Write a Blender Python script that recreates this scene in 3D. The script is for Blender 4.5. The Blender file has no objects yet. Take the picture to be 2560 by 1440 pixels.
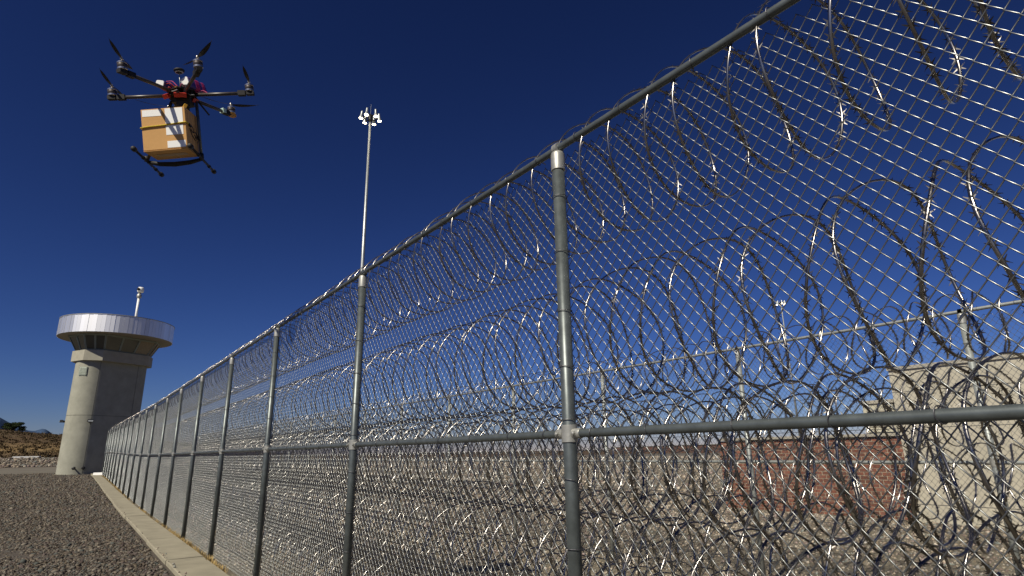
import bpy, math, random
import numpy as np
from mathutils import Matrix, Vector
random.seed(7)
RNG = np.random.default_rng(11)
S = bpy.context.scene
COL = S.collection

# ------------------------------------------------------------------ camera, sky, sun, exposure
EYE = 1.655                                   # camera height over the gravel
FPX, PITCH, ROLL = 1466.6, math.radians(15.552), math.radians(-1.028)
cam = bpy.data.cameras.new('camera'); cam_o = bpy.data.objects.new('camera', cam); COL.objects.link(cam_o)
cam.sensor_width = 36.0; cam.lens = 36.0 * FPX / 2560.0; cam.clip_start = 0.05; cam.clip_end = 20000
fw = Vector((0, math.cos(PITCH), math.sin(PITCH))); up0 = Vector((0, -math.sin(PITCH), math.cos(PITCH))); x0 = Vector((1, 0, 0))
cx = x0 * math.cos(ROLL) + up0 * math.sin(ROLL); cu = -x0 * math.sin(ROLL) + up0 * math.cos(ROLL)
m = Matrix((cx, cu, -fw)).transposed().to_4x4(); m.translation = Vector((0, 0, EYE))
cam_o.matrix_world = m
S.camera = cam_o

SUN_AZ, SUN_EL = math.radians(-146), math.radians(43)
world = bpy.data.worlds.new('World'); S.world = world; world.use_nodes = True
nt = world.node_tree; nt.nodes.clear()
sky = nt.nodes.new('ShaderNodeTexSky'); sky.sky_type = 'NISHITA'; sky.sun_disc = False
sky.sun_elevation = SUN_EL; sky.sun_rotation = SUN_AZ; sky.altitude = 500; sky.air_density = 1.0; sky.dust_density = 0.0; sky.ozone_density = 9.0
# slide film behind a polarising filter: a steeper tone curve on the whole sky
gm = nt.nodes.new('ShaderNodeGamma'); gm.inputs['Gamma'].default_value = 1.5
tn = nt.nodes.new('ShaderNodeMixRGB'); tn.blend_type = 'MULTIPLY'; tn.inputs['Fac'].default_value = 1.0; tn.inputs['Color2'].default_value = (0.37, 0.297, 0.355, 1)
bg = nt.nodes.new('ShaderNodeBackground'); bg.inputs['Strength'].default_value = 0.05
wo = nt.nodes.new('ShaderNodeOutputWorld')
nt.links.new(sky.outputs[0], gm.inputs['Color']); nt.links.new(gm.outputs[0], tn.inputs['Color1']); nt.links.new(tn.outputs[0], bg.inputs['Color']); nt.links.new(bg.outputs[0], wo.inputs['Surface'])
sun = bpy.data.lights.new('sun', 'SUN'); sun.energy = 5.0; sun.angle = math.radians(0.53); sun.color = (1.0, 0.925, 0.77)
sun_o = bpy.data.objects.new('sun', sun); COL.objects.link(sun_o)
sdir = Vector((math.cos(SUN_EL) * math.sin(SUN_AZ), math.cos(SUN_EL) * math.cos(SUN_AZ), math.sin(SUN_EL)))
sun_o.rotation_euler = sdir.to_track_quat('Z', 'Y').to_euler(); sun_o.location = (-20, -20, 40)
S.view_settings.view_transform = 'Standard'; S.view_settings.look = 'None'; S.view_settings.exposure = 0.12; S.view_settings.gamma = 1.0; S.view_settings.use_curve_mapping = False
S.cycles.max_bounces = 6; S.cycles.diffuse_bounces = 3; S.cycles.glossy_bounces = 3; S.cycles.use_denoising = True

# ------------------------------------------------------------------ helpers: materials
def mat(name, col, rough=0.7, metal=0.0, var=0.0, scale=8.0, bump=0.0, bscale=60.0, col2=None, island=0.0, spec=0.5, detail=6.0, coords='Object', bdist=0.01):
    M = bpy.data.materials.new(name); M.use_nodes = True
    n = M.node_tree; b = n.nodes['Principled BSDF']; L = n.links.new
    b.inputs['Roughness'].default_value = rough; b.inputs['Metallic'].default_value = metal; b.inputs['Specular IOR Level'].default_value = spec
    c = tuple(col) + (1,)
    b.inputs['Base Color'].default_value = c
    tc = n.nodes.new('ShaderNodeTexCoord')
    last = None
    if var > 0 or col2:
        no = n.nodes.new('ShaderNodeTexNoise'); no.inputs['Scale'].default_value = scale; no.inputs['Detail'].default_value = detail; no.inputs['Roughness'].default_value = 0.62
        L(tc.outputs[coords], no.inputs['Vector'])
        r = n.nodes.new('ShaderNodeValToRGB')
        c2 = tuple(col2) if col2 else tuple(min(1, v * (1 + var)) for v in col)
        c1 = tuple(col) if col2 else tuple(v * (1 - var) for v in col)
        r.color_ramp.elements[0].position = 0.32; r.color_ramp.elements[1].position = 0.68
        r.color_ramp.elements[0].color = c1 + (1,); r.color_ramp.elements[1].color = c2 + (1,)
        L(no.outputs['Fac'], r.inputs['Fac']); last = r.outputs['Color']
    if island > 0:
        g = n.nodes.new('ShaderNodeNewGeometry'); r2 = n.nodes.new('ShaderNodeMapRange')
        r2.inputs['To Min'].default_value = 1 - island; r2.inputs['To Max'].default_value = 1 + island
        L(g.outputs['Random Per Island'], r2.inputs['Value'])
        mx = n.nodes.new('ShaderNodeVectorMath'); mx.operation = 'SCALE'
        if last: L(last, mx.inputs[0])
        else: mx.inputs[0].default_value = col
        L(r2.outputs['Result'], mx.inputs['Scale']); last = mx.outputs['Vector']
    if last: L(last, b.inputs['Base Color'])
    if bump > 0:
        nb = n.nodes.new('ShaderNodeTexNoise'); nb.inputs['Scale'].default_value = bscale; nb.inputs['Detail'].default_value = 8
        L(tc.outputs[coords], nb.inputs['Vector'])
        bp = n.nodes.new('ShaderNodeBump'); bp.inputs['Strength'].default_value = bump; bp.inputs['Distance'].default_value = bdist
        L(nb.outputs['Fac'], bp.inputs['Height']); L(bp.outputs['Normal'], b.inputs['Normal'])
    return M

def emit(name, col, strength):
    M = bpy.data.materials.new(name); M.use_nodes = True
    b = M.node_tree.nodes['Principled BSDF']; b.inputs['Base Color'].default_value = (0.8, 0.8, 0.8, 1)
    b.inputs['Emission Color'].default_value = tuple(col) + (1,); b.inputs['Emission Strength'].default_value = strength
    return M

GALV = mat('galvanized_steel', (0.108, 0.124, 0.126), 0.42, 0.50, 0.22, 14, 0.03, 260)
GALV_IN = mat('inner_galvanized', (0.30, 0.32, 0.31), 0.45, 0.45, 0.14, 20)
GALV_BRIGHT = mat('bright_zinc', (0.36, 0.36, 0.335), 0.45, 0.5, 0.12, 40, 0.04, 150)
WIRE = mat('zinc_wire', (0.23, 0.24, 0.24), 0.34, 0.80, 0.2, 25)
WIRE_IN = mat('inner_zinc_wire', (0.27, 0.28, 0.28), 0.36, 0.80, 0.2, 25)
TIE = mat('dull_tie_wire', (0.10, 0.10, 0.11), 0.5, 0.7)
RAZOR = mat('razor_tape', (0.30, 0.285, 0.27), 0.26, 0.97, 0.35, 9)
BARB = mat('razor_barb', (0.12, 0.115, 0.11), 0.42, 0.9)
CONC = mat('tower_concrete', (0.288, 0.286, 0.235), 0.9, 0, 0.13, 1.3, 0.25, 90, detail=10)
CONC_BAND = mat('band_concrete', (0.31, 0.295, 0.24), 0.9, 0, 0.10, 2.5, 0.25, 90)
JOINT = mat('joint_shadow_gap', (0.10, 0.095, 0.085), 0.95)
SLAB = mat('slab_concrete', (0.27, 0.245, 0.18), 0.92, 0, 0.16, 2.2, 0.3, 120, detail=10, island=0.05)
ROOFMET = mat('brushed_roof_metal', (0.80, 0.80, 0.81), 0.50, 1.0, 0.0, 3, 0, island=0.10)
SOFFIT = mat('soffit_paint', (0.30, 0.27, 0.22), 0.8, 0, 0.08, 3)
FRAME = mat('green_grey_window_frame', (0.20, 0.23, 0.20), 0.6)
GLASS = mat('tinted_glass', (0.035, 0.04, 0.035), 0.06, 0, spec=1.0)
GLASS_TAN = mat('painted_tan_reflection', (0.30, 0.25, 0.17), 0.25, 0, 0.45, 14, col2=(0.16, 0.13, 0.085))  # mottled tan colour paints the reflected gravel onto some panes
WHITE = mat('white_paint', (0.78, 0.78, 0.76), 0.5, 0, 0.04, 12)
BLACK = mat('black_plastic', (0.016, 0.015, 0.015), 0.6, spec=0.3)
DARKMET = mat('dark_fixture', (0.035, 0.035, 0.035), 0.5, 0.4)

# ------------------------------------------------------------------ helpers: meshes
def link(name, me, material=None, parent=None, smooth=False, loc=None):
    if material is not None and not me.materials: me.materials.append(material)
    if smooth: me.polygons.foreach_set('use_smooth', np.ones(len(me.polygons), bool))
    o = bpy.data.objects.new(name, me); COL.objects.link(o)
    if parent is not None: o.parent = parent
    if loc is not None: o.location = loc
    return o

def mesh(name, V, Fc):
    me = bpy.data.meshes.new(name)
    V = np.asarray(V, np.float32)
    if isinstance(Fc, np.ndarray):
        k = Fc.shape[1]; nf = len(Fc)
        me.vertices.add(len(V)); me.vertices.foreach_set('co', V.ravel())
        me.loops.add(nf * k); me.loops.foreach_set('vertex_index', Fc.ravel().astype(np.int32))
        me.polygons.add(nf); me.polygons.foreach_set('loop_start', np.arange(0, nf * k, k, dtype=np.int32))
        me.polygons.foreach_set('loop_total', np.full(nf, k, np.int32))
        me.update(calc_edges=True); me.validate()
    else:
        me.from_pydata([tuple(v) for v in V.tolist()], [], [list(map(int, f)) for f in Fc]); me.update()
    return me

class MB:
    """collects solids that end up as ONE mesh object"""
    def __init__(s): s.v = []; s.f = []
    def add(s, V, Fc):
        o = len(s.v); s.v += [tuple(map(float, p)) for p in V]; s.f += [[int(i) + o for i in f] for f in Fc]; return s
    def box(s, c, d, R=None, taper=1.0):
        V = []
        for z in (-1, 1):
            t = taper if z > 0 else 1.0
            for x, y in ((-1, -1), (1, -1), (1, 1), (-1, 1)):
                V.append(np.array([x * d[0] / 2 * t, y * d[1] / 2 * t, z * d[2] / 2]))
        if R is not None: V = [np.asarray(R) @ p for p in V]
        V = [p + np.asarray(c, float) for p in V]
        return s.add(V, [[3, 2, 1, 0], [4, 5, 6, 7], [0, 1, 5, 4], [1, 2, 6, 5], [2, 3, 7, 6], [3, 0, 4, 7]])
    def tube(s, pts, r, n=10, caps=True, ref=None):
        P = np.asarray(pts, float); k = len(P)
        rr = np.full(k, r) if np.isscalar(r) else np.asarray(r, float)
        T = np.gradient(P, axis=0) if k > 2 else np.repeat((P[1] - P[0])[None], k, 0)
        T /= np.linalg.norm(T, axis=1)[:, None] + 1e-12
        ref = np.array([0.13, 0.31, 0.94]) if ref is None else np.asarray(ref, float)
        V = []
        for i in range(k):
            a = np.cross(T[i], ref)
            if np.linalg.norm(a) < 1e-3: a = np.cross(T[i], [1, 0.2, 0])
            a /= np.linalg.norm(a); b = np.cross(T[i], a)
            for j in range(n):
                t = 2 * math.pi * j / n
                V.append(P[i] + rr[i] * (math.cos(t) * a + math.sin(t) * b))
        Fc = [[i * n + j, i * n + (j + 1) % n, (i + 1) * n + (j + 1) % n, (i + 1) * n + j] for i in range(k - 1) for j in range(n)]
        if caps: Fc += [list(range(n))[::-1], [(k - 1) * n + j for j in range(n)]]
        return s.add(V, Fc)
    def prism(s, outline, z0, z1, top=None, bottom=True):
        n = len(outline); top = top or outline
        V = [(x, y, z0) for x, y in outline] + [(x, y, z1) for x, y in top]
        Fc = [[i, (i + 1) % n, n + (i + 1) % n, n + i] for i in range(n)] + [list(range(n, 2 * n))]
        if bottom: Fc.append(list(range(n))[::-1])
        return s.add(V, Fc)
    def lathe(s, prof, n=20, c=(0, 0, 0), R=None):
        V = []
        for r, z in prof:
            for j in range(n):
                t = 2 * math.pi * j / n; V.append(np.array([r * math.cos(t), r * math.sin(t), z]))
        if R is not None: V = [np.asarray(R) @ p for p in V]
        V = [p + np.asarray(c, float) for p in V]
        k = len(prof)
        Fc = [[i * n + j, i * n + (j + 1) % n, (i + 1) * n + (j + 1) % n, (i + 1) * n + j] for i in range(k - 1) for j in range(n)]
        if prof[0][0] > 1e-4: Fc.append(list(range(n))[::-1])
        if prof[-1][0] > 1e-4: Fc.append([(k - 1) * n + j for j in range(n)])
        return s.add(V, Fc)
    def me(s, name): return mesh(name, s.v, s.f)
    def build(s, name, material, parent=None, smooth=False, loc=None): return link(name, s.me(name), material, parent, smooth, loc)

def shade_auto(o, deg=35):
    """smooth the round faces, keep the hard edges"""
    me = o.data; me.polygons.foreach_set('use_smooth', np.ones(len(me.polygons), bool))
    try: me.set_sharp_from_angle(angle=math.radians(deg))
    except Exception: pass
    return o

def tag(o, label=None, cat=None, group=None, kind=None):
    for k, v in (('label', label), ('category', cat), ('group', group), ('kind', kind)):
        if v: o[k] = v
    return o

def empty(name, loc=(0, 0, 0), mw=None):
    o = bpy.data.objects.new(name, None); o.empty_display_size = 0.2; COL.objects.link(o)
    if mw is not None: o.matrix_world = mw
    else: o.location = loc
    return o

def copy_tree(o, parent=None):
    c = o.copy(); COL.objects.link(c); c.parent = parent
    if parent is not None: c.matrix_parent_inverse = o.matrix_parent_inverse
    for ch in list(o.children): copy_tree(ch, c)
    return c

def smoothstep(a, b, x):
    t = np.clip((np.asarray(x, float) - a) / (b - a), 0, 1); return t * t * (3 - 2 * t)

# fence line: s runs along it, D is the distance across it from the camera
U = np.array([-0.589, 0.808, 0.0]); U /= np.linalg.norm(U); N = np.array([U[1], -U[0], 0.0])
def FP(s, D, z=0.0): return U * s + N * D + np.array([0, 0, z])
FROT = np.array([U, N, [0, 0, 1]]).T            # local (s, D, z) -> world; left handed pair handled below
BAY = 3.05; S0 = 2.40; DF = 2.107; DI = 8.40

# ------------------------------------------------------------------ terrain
def vnoise(x, y, seed, sc):
    """cheap smooth noise made of sines"""
    r = np.random.default_rng(seed); out = np.zeros_like(np.asarray(x, float))
    for k in range(7):
        a = r.uniform(0, 6.28); f = sc * (1.7 ** k) * r.uniform(0.7, 1.3); p = r.uniform(0, 6.28)
        out += np.sin((x * math.cos(a) + y * math.sin(a)) * f + p + 1.3 * np.sin((x * math.sin(a) - y * math.cos(a)) * f * 0.7)) / (1.55 ** k)
    return out

def zg(x, y):
    x = np.asarray(x, float); y = np.asarray(y, float)
    s = x * U[0] + y * U[1]; D = x * N[0] + y * N[1]; rho = np.hypot(x, y); az = np.degrees(np.arctan2(x, y))
    z = 0.36 * smoothstep(20, 57, s) + 0.14 * smoothstep(56, 64, rho)
    z = z - 0.30 * smoothstep(2.7, 6.5, D) * (1 - smoothstep(40, 90, rho))
    left = 1 - smoothstep(-33, -14, az); left = left * smoothstep(-120, -80, az)
    z = z + (1.42 * smoothstep(118, 141, rho) + 0.1) * left * smoothstep(110, 118, rho)
    top = np.interp(az, [-60, -41, -37, -33, -25], [3.4, 2.32, 1.86, 1.6, 1.1])
    hill = (np.tan(np.radians(top)) * 330 - 0.4) * smoothstep(150, 345, rho) * left
    z = z + hill + 0.9 * vnoise(x, y, 3, 0.016) * smoothstep(165, 260, rho) * left
    return z

def sector(az, rh, name, material, kind='structure', dz=0.0):
    A, Rr = np.meshgrid(np.radians(az), rh, indexing='ij'); X = Rr * np.sin(A); Y = Rr * np.cos(A)
    Z = zg(X, Y) + dz; na, nr = A.shape
    V = np.stack([X, Y, Z], -1).reshape(-1, 3); i = np.arange(na - 1)[:, None] * nr + np.arange(nr - 1)[None]
    Fc = np.stack([i, i + 1, i + nr + 1, i + nr], -1).reshape(-1, 4)
    o = link(name, mesh(name, V, Fc), material, smooth=True); o['kind'] = kind; return o

GRAVEL_BED = mat('gravel_bed', (0.045, 0.037, 0.029), 0.95, 0, 0, 18, 0.9, 38, col2=(0.10, 0.083, 0.066), detail=12, coords='Object', bdist=0.03)
def two_beds(M, c0, c1):
    n = M.node_tree; b = n.nodes['Principled BSDF']; old = b.inputs['Base Color'].links[0].from_socket; tc = n.nodes.new('ShaderNodeTexCoord'); vm = n.nodes.new('ShaderNodeVectorMath'); vm.operation = 'DOT_PRODUCT'
    vm.inputs[1].default_value = tuple(N); n.links.new(tc.outputs['Object'], vm.inputs[0]); gt = n.nodes.new('ShaderNodeMath'); gt.operation = 'GREATER_THAN'; gt.inputs[1].default_value = 2.05; n.links.new(vm.outputs['Value'], gt.inputs[0])
    no = n.nodes.new('ShaderNodeTexNoise'); no.inputs['Scale'].default_value = 16; no.inputs['Detail'].default_value = 12; n.links.new(tc.outputs['Object'], no.inputs['Vector']); r = n.nodes.new('ShaderNodeValToRGB'); r.color_ramp.elements[0].position = .35; r.color_ramp.elements[1].position = .65; r.color_ramp.elements[0].color = c0 + (1,); r.color_ramp.elements[1].color = c1 + (1,); n.links.new(no.outputs['Fac'], r.inputs['Fac'])
    n2 = n.nodes.new('ShaderNodeTexNoise'); n2.inputs['Scale'].default_value = 0.55; n2.inputs['Detail'].default_value = 14; n2.inputs['Roughness'].default_value = .75; n.links.new(tc.outputs['Object'], n2.inputs['Vector']); m2 = n.nodes.new('ShaderNodeMapRange'); m2.inputs['From Min'].default_value = .3; m2.inputs['From Max'].default_value = .7; m2.inputs['To Min'].default_value = .45; m2.inputs['To Max'].default_value = 1.15; n.links.new(n2.outputs['Fac'], m2.inputs['Value']); sc = n.nodes.new('ShaderNodeVectorMath'); sc.operation = 'SCALE'; n.links.new(r.outputs[0], sc.inputs[0]); n.links.new(m2.outputs[0], sc.inputs['Scale'])
    mx = n.nodes.new('ShaderNodeMixRGB'); n.links.new(gt.outputs[0], mx.inputs['Fac']); n.links.new(old, mx.inputs['Color1']); n.links.new(sc.outputs['Vector'], mx.inputs['Color2']); n.links.new(mx.outputs[0], b.inputs['Base Color'])
two_beds(GRAVEL_BED, (0.14, 0.12, 0.085), (0.27, 0.235, 0.17))
ROAD = mat('packed_dirt_road', (0.095, 0.085, 0.066), 0.95, 0, 0, 0.25, 0.4, 6, col2=(0.15, 0.13, 0.095), detail=9)
BANK = mat('bank_soil', (0.07, 0.055, 0.036), 0.95, 0, 0, 0.6, 0.5, 3, col2=(0.14, 0.118, 0.09), detail=10)

def hill_material():
    M = bpy.data.materials.new('dry_grass_hill'); M.use_nodes = True; n = M.node_tree; b = n.nodes['Principled BSDF']; L = n.links.new
    b.inputs['Roughness'].default_value = 0.95; b.inputs['Specular IOR Level'].default_value = 0.2
    tc = n.nodes.new('ShaderNodeTexCoord'); mp = n.nodes.new('ShaderNodeMapping'); mp.inputs['Scale'].default_value = (0.10, 0.10, 0.5)
    L(tc.outputs['Object'], mp.inputs['Vector'])
    a = n.nodes.new('ShaderNodeTexNoise'); a.inputs['Scale'].default_value = 0.55; a.inputs['Detail'].default_value = 12; a.inputs['Roughness'].default_value = 0.7
    L(mp.outputs[0], a.inputs['Vector'])
    r = n.nodes.new('ShaderNodeValToRGB'); e = r.color_ramp.elements
    e[0].position = 0.30; e[0].color = (0.040, 0.026, 0.013, 1); e[1].position = 0.72; e[1].color = (0.145, 0.10, 0.056, 1)
    k = r.color_ramp.elements.new(0.48); k.color = (0.085, 0.052, 0.026, 1); k = r.color_ramp.elements.new(0.58); k.color = (0.095, 0.066, 0.036, 1)
    L(a.outputs['Fac'], r.inputs['Fac'])
    # a belt of paler dry grass part way up the slope
    sx = n.nodes.new('ShaderNodeSeparateXYZ'); L(tc.outputs['Object'], sx.inputs[0])
    nb = n.nodes.new('ShaderNodeTexNoise'); nb.inputs['Scale'].default_value = 0.05; nb.inputs['Detail'].default_value = 6; L(tc.outputs['Object'], nb.inputs['Vector'])
    ad = n.nodes.new('ShaderNodeMath'); ad.operation = 'MULTIPLY_ADD'; ad.inputs[1].default_value = 3.0; L(nb.outputs['Fac'], ad.inputs[0]); L(sx.outputs['Z'], ad.inputs[2])
    r2 = n.nodes.new('ShaderNodeValToRGB'); q = r2.color_ramp; q.elements[0].position = 0.30; q.elements[0].color = (0, 0, 0, 1); q.elements[1].position = 0.62; q.elements[1].color = (0, 0, 0, 1)
    k = q.elements.new(0.43); k.color = (1, 1, 1, 1)
    dv = n.nodes.new('ShaderNodeMath'); dv.operation = 'DIVIDE'; dv.inputs[1].default_value = 14.0; L(ad.outputs[0], dv.inputs[0]); L(dv.outputs[0], r2.inputs['Fac'])
    mx = n.nodes.new('ShaderNodeMixRGB'); mx.inputs['Color2'].default_value = (0.22, 0.15, 0.068, 1); L(r2.outputs[0], mx.inputs['Fac']); L(r.outputs[0], mx.inputs['Color1']); L(mx.outputs[0], b.inputs['Base Color'])
    bp = n.nodes.new('ShaderNodeBump'); bp.inputs['Strength'].default_value = 0.7; bp.inputs['Distance'].default_value = 0.6; L(a.outputs['Fac'], bp.inputs['Height']); L(bp.outputs[0], b.inputs['Normal'])
    return M
HILL = hill_material()

azf = np.linspace(-180, 180, 361)
sector(azf, np.concatenate([[0.0, 1.5, 3, 4.5], np.linspace(6, 20, 15), np.linspace(22, 67.5, 40)]), 'gravel_ground', GRAVEL_BED)
sector(azf, np.concatenate([np.linspace(67.5, 112, 20)]), 'dirt_road', ROAD)
sector(azf, np.linspace(112, 150, 24), 'rocky_bank', BANK)
sector(azf, np.concatenate([np.linspace(150, 360, 70), np.geomspace(380, 9000, 26)]), 'hill', HILL)
# white concrete pad on the bank
o = MB().box((0, 0, 0), (3.8, 2.0, 0.25)).build('concrete_pad', WHITE)
px, py = 142.5 * math.sin(math.radians(-38.75)), 142.5 * math.cos(math.radians(-38.75))
o.location = (px, py, float(zg(px, py)) + 0.16); o.rotation_euler = (0, 0, math.radians(30)); tag(o, 'long pale concrete slab lying above the bank of rocks', 'concrete slab')

# far blue mountains, real ridges five to seven kilometres away
def mountains(name, rho, az0, az1, peaks, seed, material):
    az = np.linspace(az0, az1, 260); rows = []
    el = sum(h * np.exp(-((az - c) / w) ** 2) for c, w, h in peaks) + 0.03 * vnoise(az, az * 0, seed, 2.0)
    el = np.clip(el, 0.05, None); H = np.tan(np.radians(el)) * rho
    for t, k in ((-0.22, 0.0), (-0.13, 0.42), (-0.07, 0.7), (0, 1.0), (0.1, 0.6), (0.25, 0)):
        r = rho * (1 + t); a = np.radians(az); jit = vnoise(az * 9, az * 0 + t * 40, seed + 1, 0.5) * 0.05 * H * (k not in (0, 1.0))
        rows.append(np.stack([r * np.sin(a), r * np.cos(a), np.maximum(H * k + jit, -8)], -1))
    V = np.concatenate(rows); n = len(az); i = np.arange(5)[:, None] * n + np.arange(n - 1)[None]
    Fc = np.stack([i, i + 1, i + n + 1, i + n], -1).reshape(-1, 4)
    o = link(name, mesh(name, V, Fc), material, smooth=True); o['kind'] = 'structure'
MOUNT = mat('haze_blue_mountain', (0.045, 0.075, 0.14), 1.0, 0, 0.25, 0.004, spec=0.0)  # distant haze is painted in as a bluer base colour on the forest
mountains('mountains', 6500, -75, -22, [(-42.6, 2.6, 2.75), (-48, 5, 3.0), (-38.05, 0.5, 0.42), (-39, 3, 0.9), (-62, 6, 2.6), (-36, 5, 0.95), (-28, 6, 1.0)], 5, MOUNT)

# ------------------------------------------------------------------ loose stones
ICO_V = None
def stones(name, pts, size, material, fine=True, squash=0.62, label=None, seed=1):
    r = np.random.default_rng(seed)
    if fine:
        p = (1 + 5 ** .5) / 2
        B = np.array([(-1, p, 0), (1, p, 0), (-1, -p, 0), (1, -p, 0), (0, -1, p), (0, 1, p), (0, -1, -p), (0, 1, -p), (p, 0, -1), (p, 0, 1), (-p, 0, -1), (-p, 0, 1)], float); B /= np.linalg.norm(B[0])
        T = np.array([(0, 11, 5), (0, 5, 1), (0, 1, 7), (0, 7, 10), (0, 10, 11), (1, 5, 9), (5, 11, 4), (11, 10, 2), (10, 7, 6), (7, 1, 8), (3, 9, 4), (3, 4, 2), (3, 2, 6), (3, 6, 8), (3, 8, 9), (4, 9, 5), (2, 4, 11), (6, 2, 10), (8, 6, 7), (9, 8, 1)])
    else:
        B = np.array([(1, 0, 0), (-1, 0, 0), (0, 1, 0), (0, -1, 0), (0, 0, 1), (0, 0, -1)], float)
        T = np.array([(0, 2, 4), (2, 1, 4), (1, 3, 4), (3, 0, 4), (2, 0, 5), (1, 2, 5), (3, 1, 5), (0, 3, 5)])
    n = len(pts); k = len(B)
    V = B[None] * (1 + r.uniform(-0.28, 0.28, (n, k, 1)))
    V = V * np.stack([r.uniform(.8, 1.35, n), r.uniform(.7, 1.0, n), r.uniform(.45, .9, n) * squash / .62], -1)[:, None]
    a = r.uniform(0, 6.283, n); tl = r.normal(0, 0.35, n); ca, sa, ct, st = np.cos(a), np.sin(a), np.cos(tl), np.sin(tl)
    x, y, z = V[..., 0], V[..., 1], V[..., 2]
    y, z = y * ct[:, None] - z * st[:, None], y * st[:, None] + z * ct[:, None]
    x, y = x * ca[:, None] - y * sa[:, None], x * sa[:, None] + y * ca[:, None]
    V = np.stack([x, y, z], -1) * (np.asarray(size)[:, None, None] / 2) + pts[:, None]
    Fc = (T[None] + (np.arange(n) * k)[:, None, None]).reshape(-1, 3)
    o = link(name, mesh(name, V.reshape(-1, 3), Fc), material); o['kind'] = 'stuff'
    if label: tag(o, label, 'gravel' if 'gravel' in name else 'rocks')
    return o

def scatter(n, box, cond, seed):
    """points on the ground in fence coordinates (s0, s1, D0, D1), kept where cond holds"""
    r = np.random.default_rng(seed); s = r.uniform(box[0], box[1], n); D = r.uniform(box[2], box[3], n)
    P = s[:, None] * U + D[:, None] * N; k = cond(s, D, P[:, 0], P[:, 1], r.random(n)); P = P[k]
    P[:, 2] = zg(P[:, 0], P[:, 1]); return P
def stone_mat(name, cols, k=1.0):
    M = bpy.data.materials.new(name); M.use_nodes = True; n = M.node_tree; b = n.nodes['Principled BSDF']; b.inputs['Roughness'].default_value = .9; b.inputs['Specular IOR Level'].default_value = .25
    g = n.nodes.new('ShaderNodeNewGeometry'); r = n.nodes.new('ShaderNodeValToRGB'); r.color_ramp.interpolation = 'CONSTANT'
    while len(r.color_ramp.elements) < len(cols): r.color_ramp.elements.new(0.5)
    for i, c in enumerate(cols): e = r.color_ramp.elements[i]; e.position = i / len(cols); e.color = tuple(v * k for v in c) + (1,)
    n.links.new(g.outputs['Random Per Island'], r.inputs['Fac']); n.links.new(r.outputs[0], b.inputs['Base Color']); return M
SC = [(.12, .095, .075), (.17, .145, .115), (.085, .072, .060), (.20, .17, .13), (.13, .125, .115), (.24, .20, .155), (.10, .075, .065), (.15, .12, .085), (.115, .125, .115), (.30, .265, .215), (.065, .052, .042), (.16, .125, .115), (.18, .165, .14)]
STONE = stone_mat('gravel_stone', SC, .64)
STONE_IN = stone_mat('yard_stone', SC, 1.8)
def rough_bed(x, y): return .006 * vnoise(x, y, 51, 0.8) - .012 * np.exp(-(((x * .35 + y * .94 + .25 * np.sin(x * 1.3)) % 5.2 - 2.6) / .16) ** 2)
def see(x, y, a0, a1): a = np.degrees(np.arctan2(x, y)); return (a > a0) & (a < a1)
P1 = scatter(100000, (4.5, 19, -9, 1.40), lambda s, D, x, y, q: see(x, y, -48, 20) & (np.hypot(x, y) < 17) & (np.hypot(x, y) > 6.5), 21)
sz = RNG.lognormal(math.log(0.035), 0.36, len(P1)); P1[:, 2] += sz * 0.12 + rough_bed(P1[:, 0], P1[:, 1])
stones('gravel', P1, sz, STONE, True, label='loose brown grey gravel in front of the concrete strip', seed=2)
r = np.random.default_rng(24); n = 70; s = 8 + 22 * r.random(n) ** 1.5; d = 1.465 + np.abs(r.normal(0, .05, n)); PS = s[:, None] * U + d[:, None] * N; PS[:, 2] = zg(PS[:, 0], PS[:, 1]) + .082
stones('gravel', PS, r.lognormal(math.log(.024), .3, n), STONE_IN, True, label='few stray pebbles scattered on the concrete strip', seed=8)
r = np.random.default_rng(22); q = r.random(82000); rh = (math.sqrt(17) + q * (math.sqrt(67) - math.sqrt(17))) ** 2; a = np.radians(r.uniform(-44, -25.5, len(q)))
P2 = np.stack([rh * np.sin(a), rh * np.cos(a), 0 * a], -1); P2 = P2[(P2 @ N) < 1.43]; P2[:, 2] = zg(P2[:, 0], P2[:, 1])
sz = RNG.lognormal(math.log(0.044), 0.33, len(P2)) * np.clip(np.hypot(P2[:, 0], P2[:, 1]) / 17, 1, 2.4) ** .75; P2[:, 2] += sz * 0.10 + rough_bed(P2[:, 0], P2[:, 1])
stones('gravel', P2, sz, STONE, False, label='gravel carpet spreading back to the tower foot', seed=3)
P3 = scatter(95000, (-6, 34, 2.3, 18.0), lambda s, D, x, y, q: see(x, y, -30, 50) & (np.hypot(x, y) > 2.5) & (q < np.clip(11 / np.hypot(x, y), 0.12, 1)), 23)
sz = RNG.lognormal(math.log(0.050), 0.33, len(P3)) * np.clip(np.hypot(P3[:, 0], P3[:, 1]) / 14, .8, 1.6); P3[:, 2] += sz * 0.10
stones('gravel', P3, sz, STONE_IN, False, label='pale yard gravel seen through the wire mesh', seed=4)
r = np.random.default_rng(25); rh = np.sqrt(r.uniform(24 ** 2, 95 ** 2, 16000)); a = np.radians(r.uniform(-14, 22, len(rh))); P5 = np.stack([rh * np.sin(a), rh * np.cos(a), 0 * a], -1); dd = P5 @ N; P5 = P5[(dd > 9) & ~((dd > 18) & (P5 @ U < 13.2))]; P5[:, 2] = zg(P5[:, 0], P5[:, 1]) + .02
stones('gravel', P5, r.lognormal(math.log(.16), .4, len(P5)), STONE_IN, False, label='coarse stones scattered over the far part of the yard', seed=9)
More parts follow.
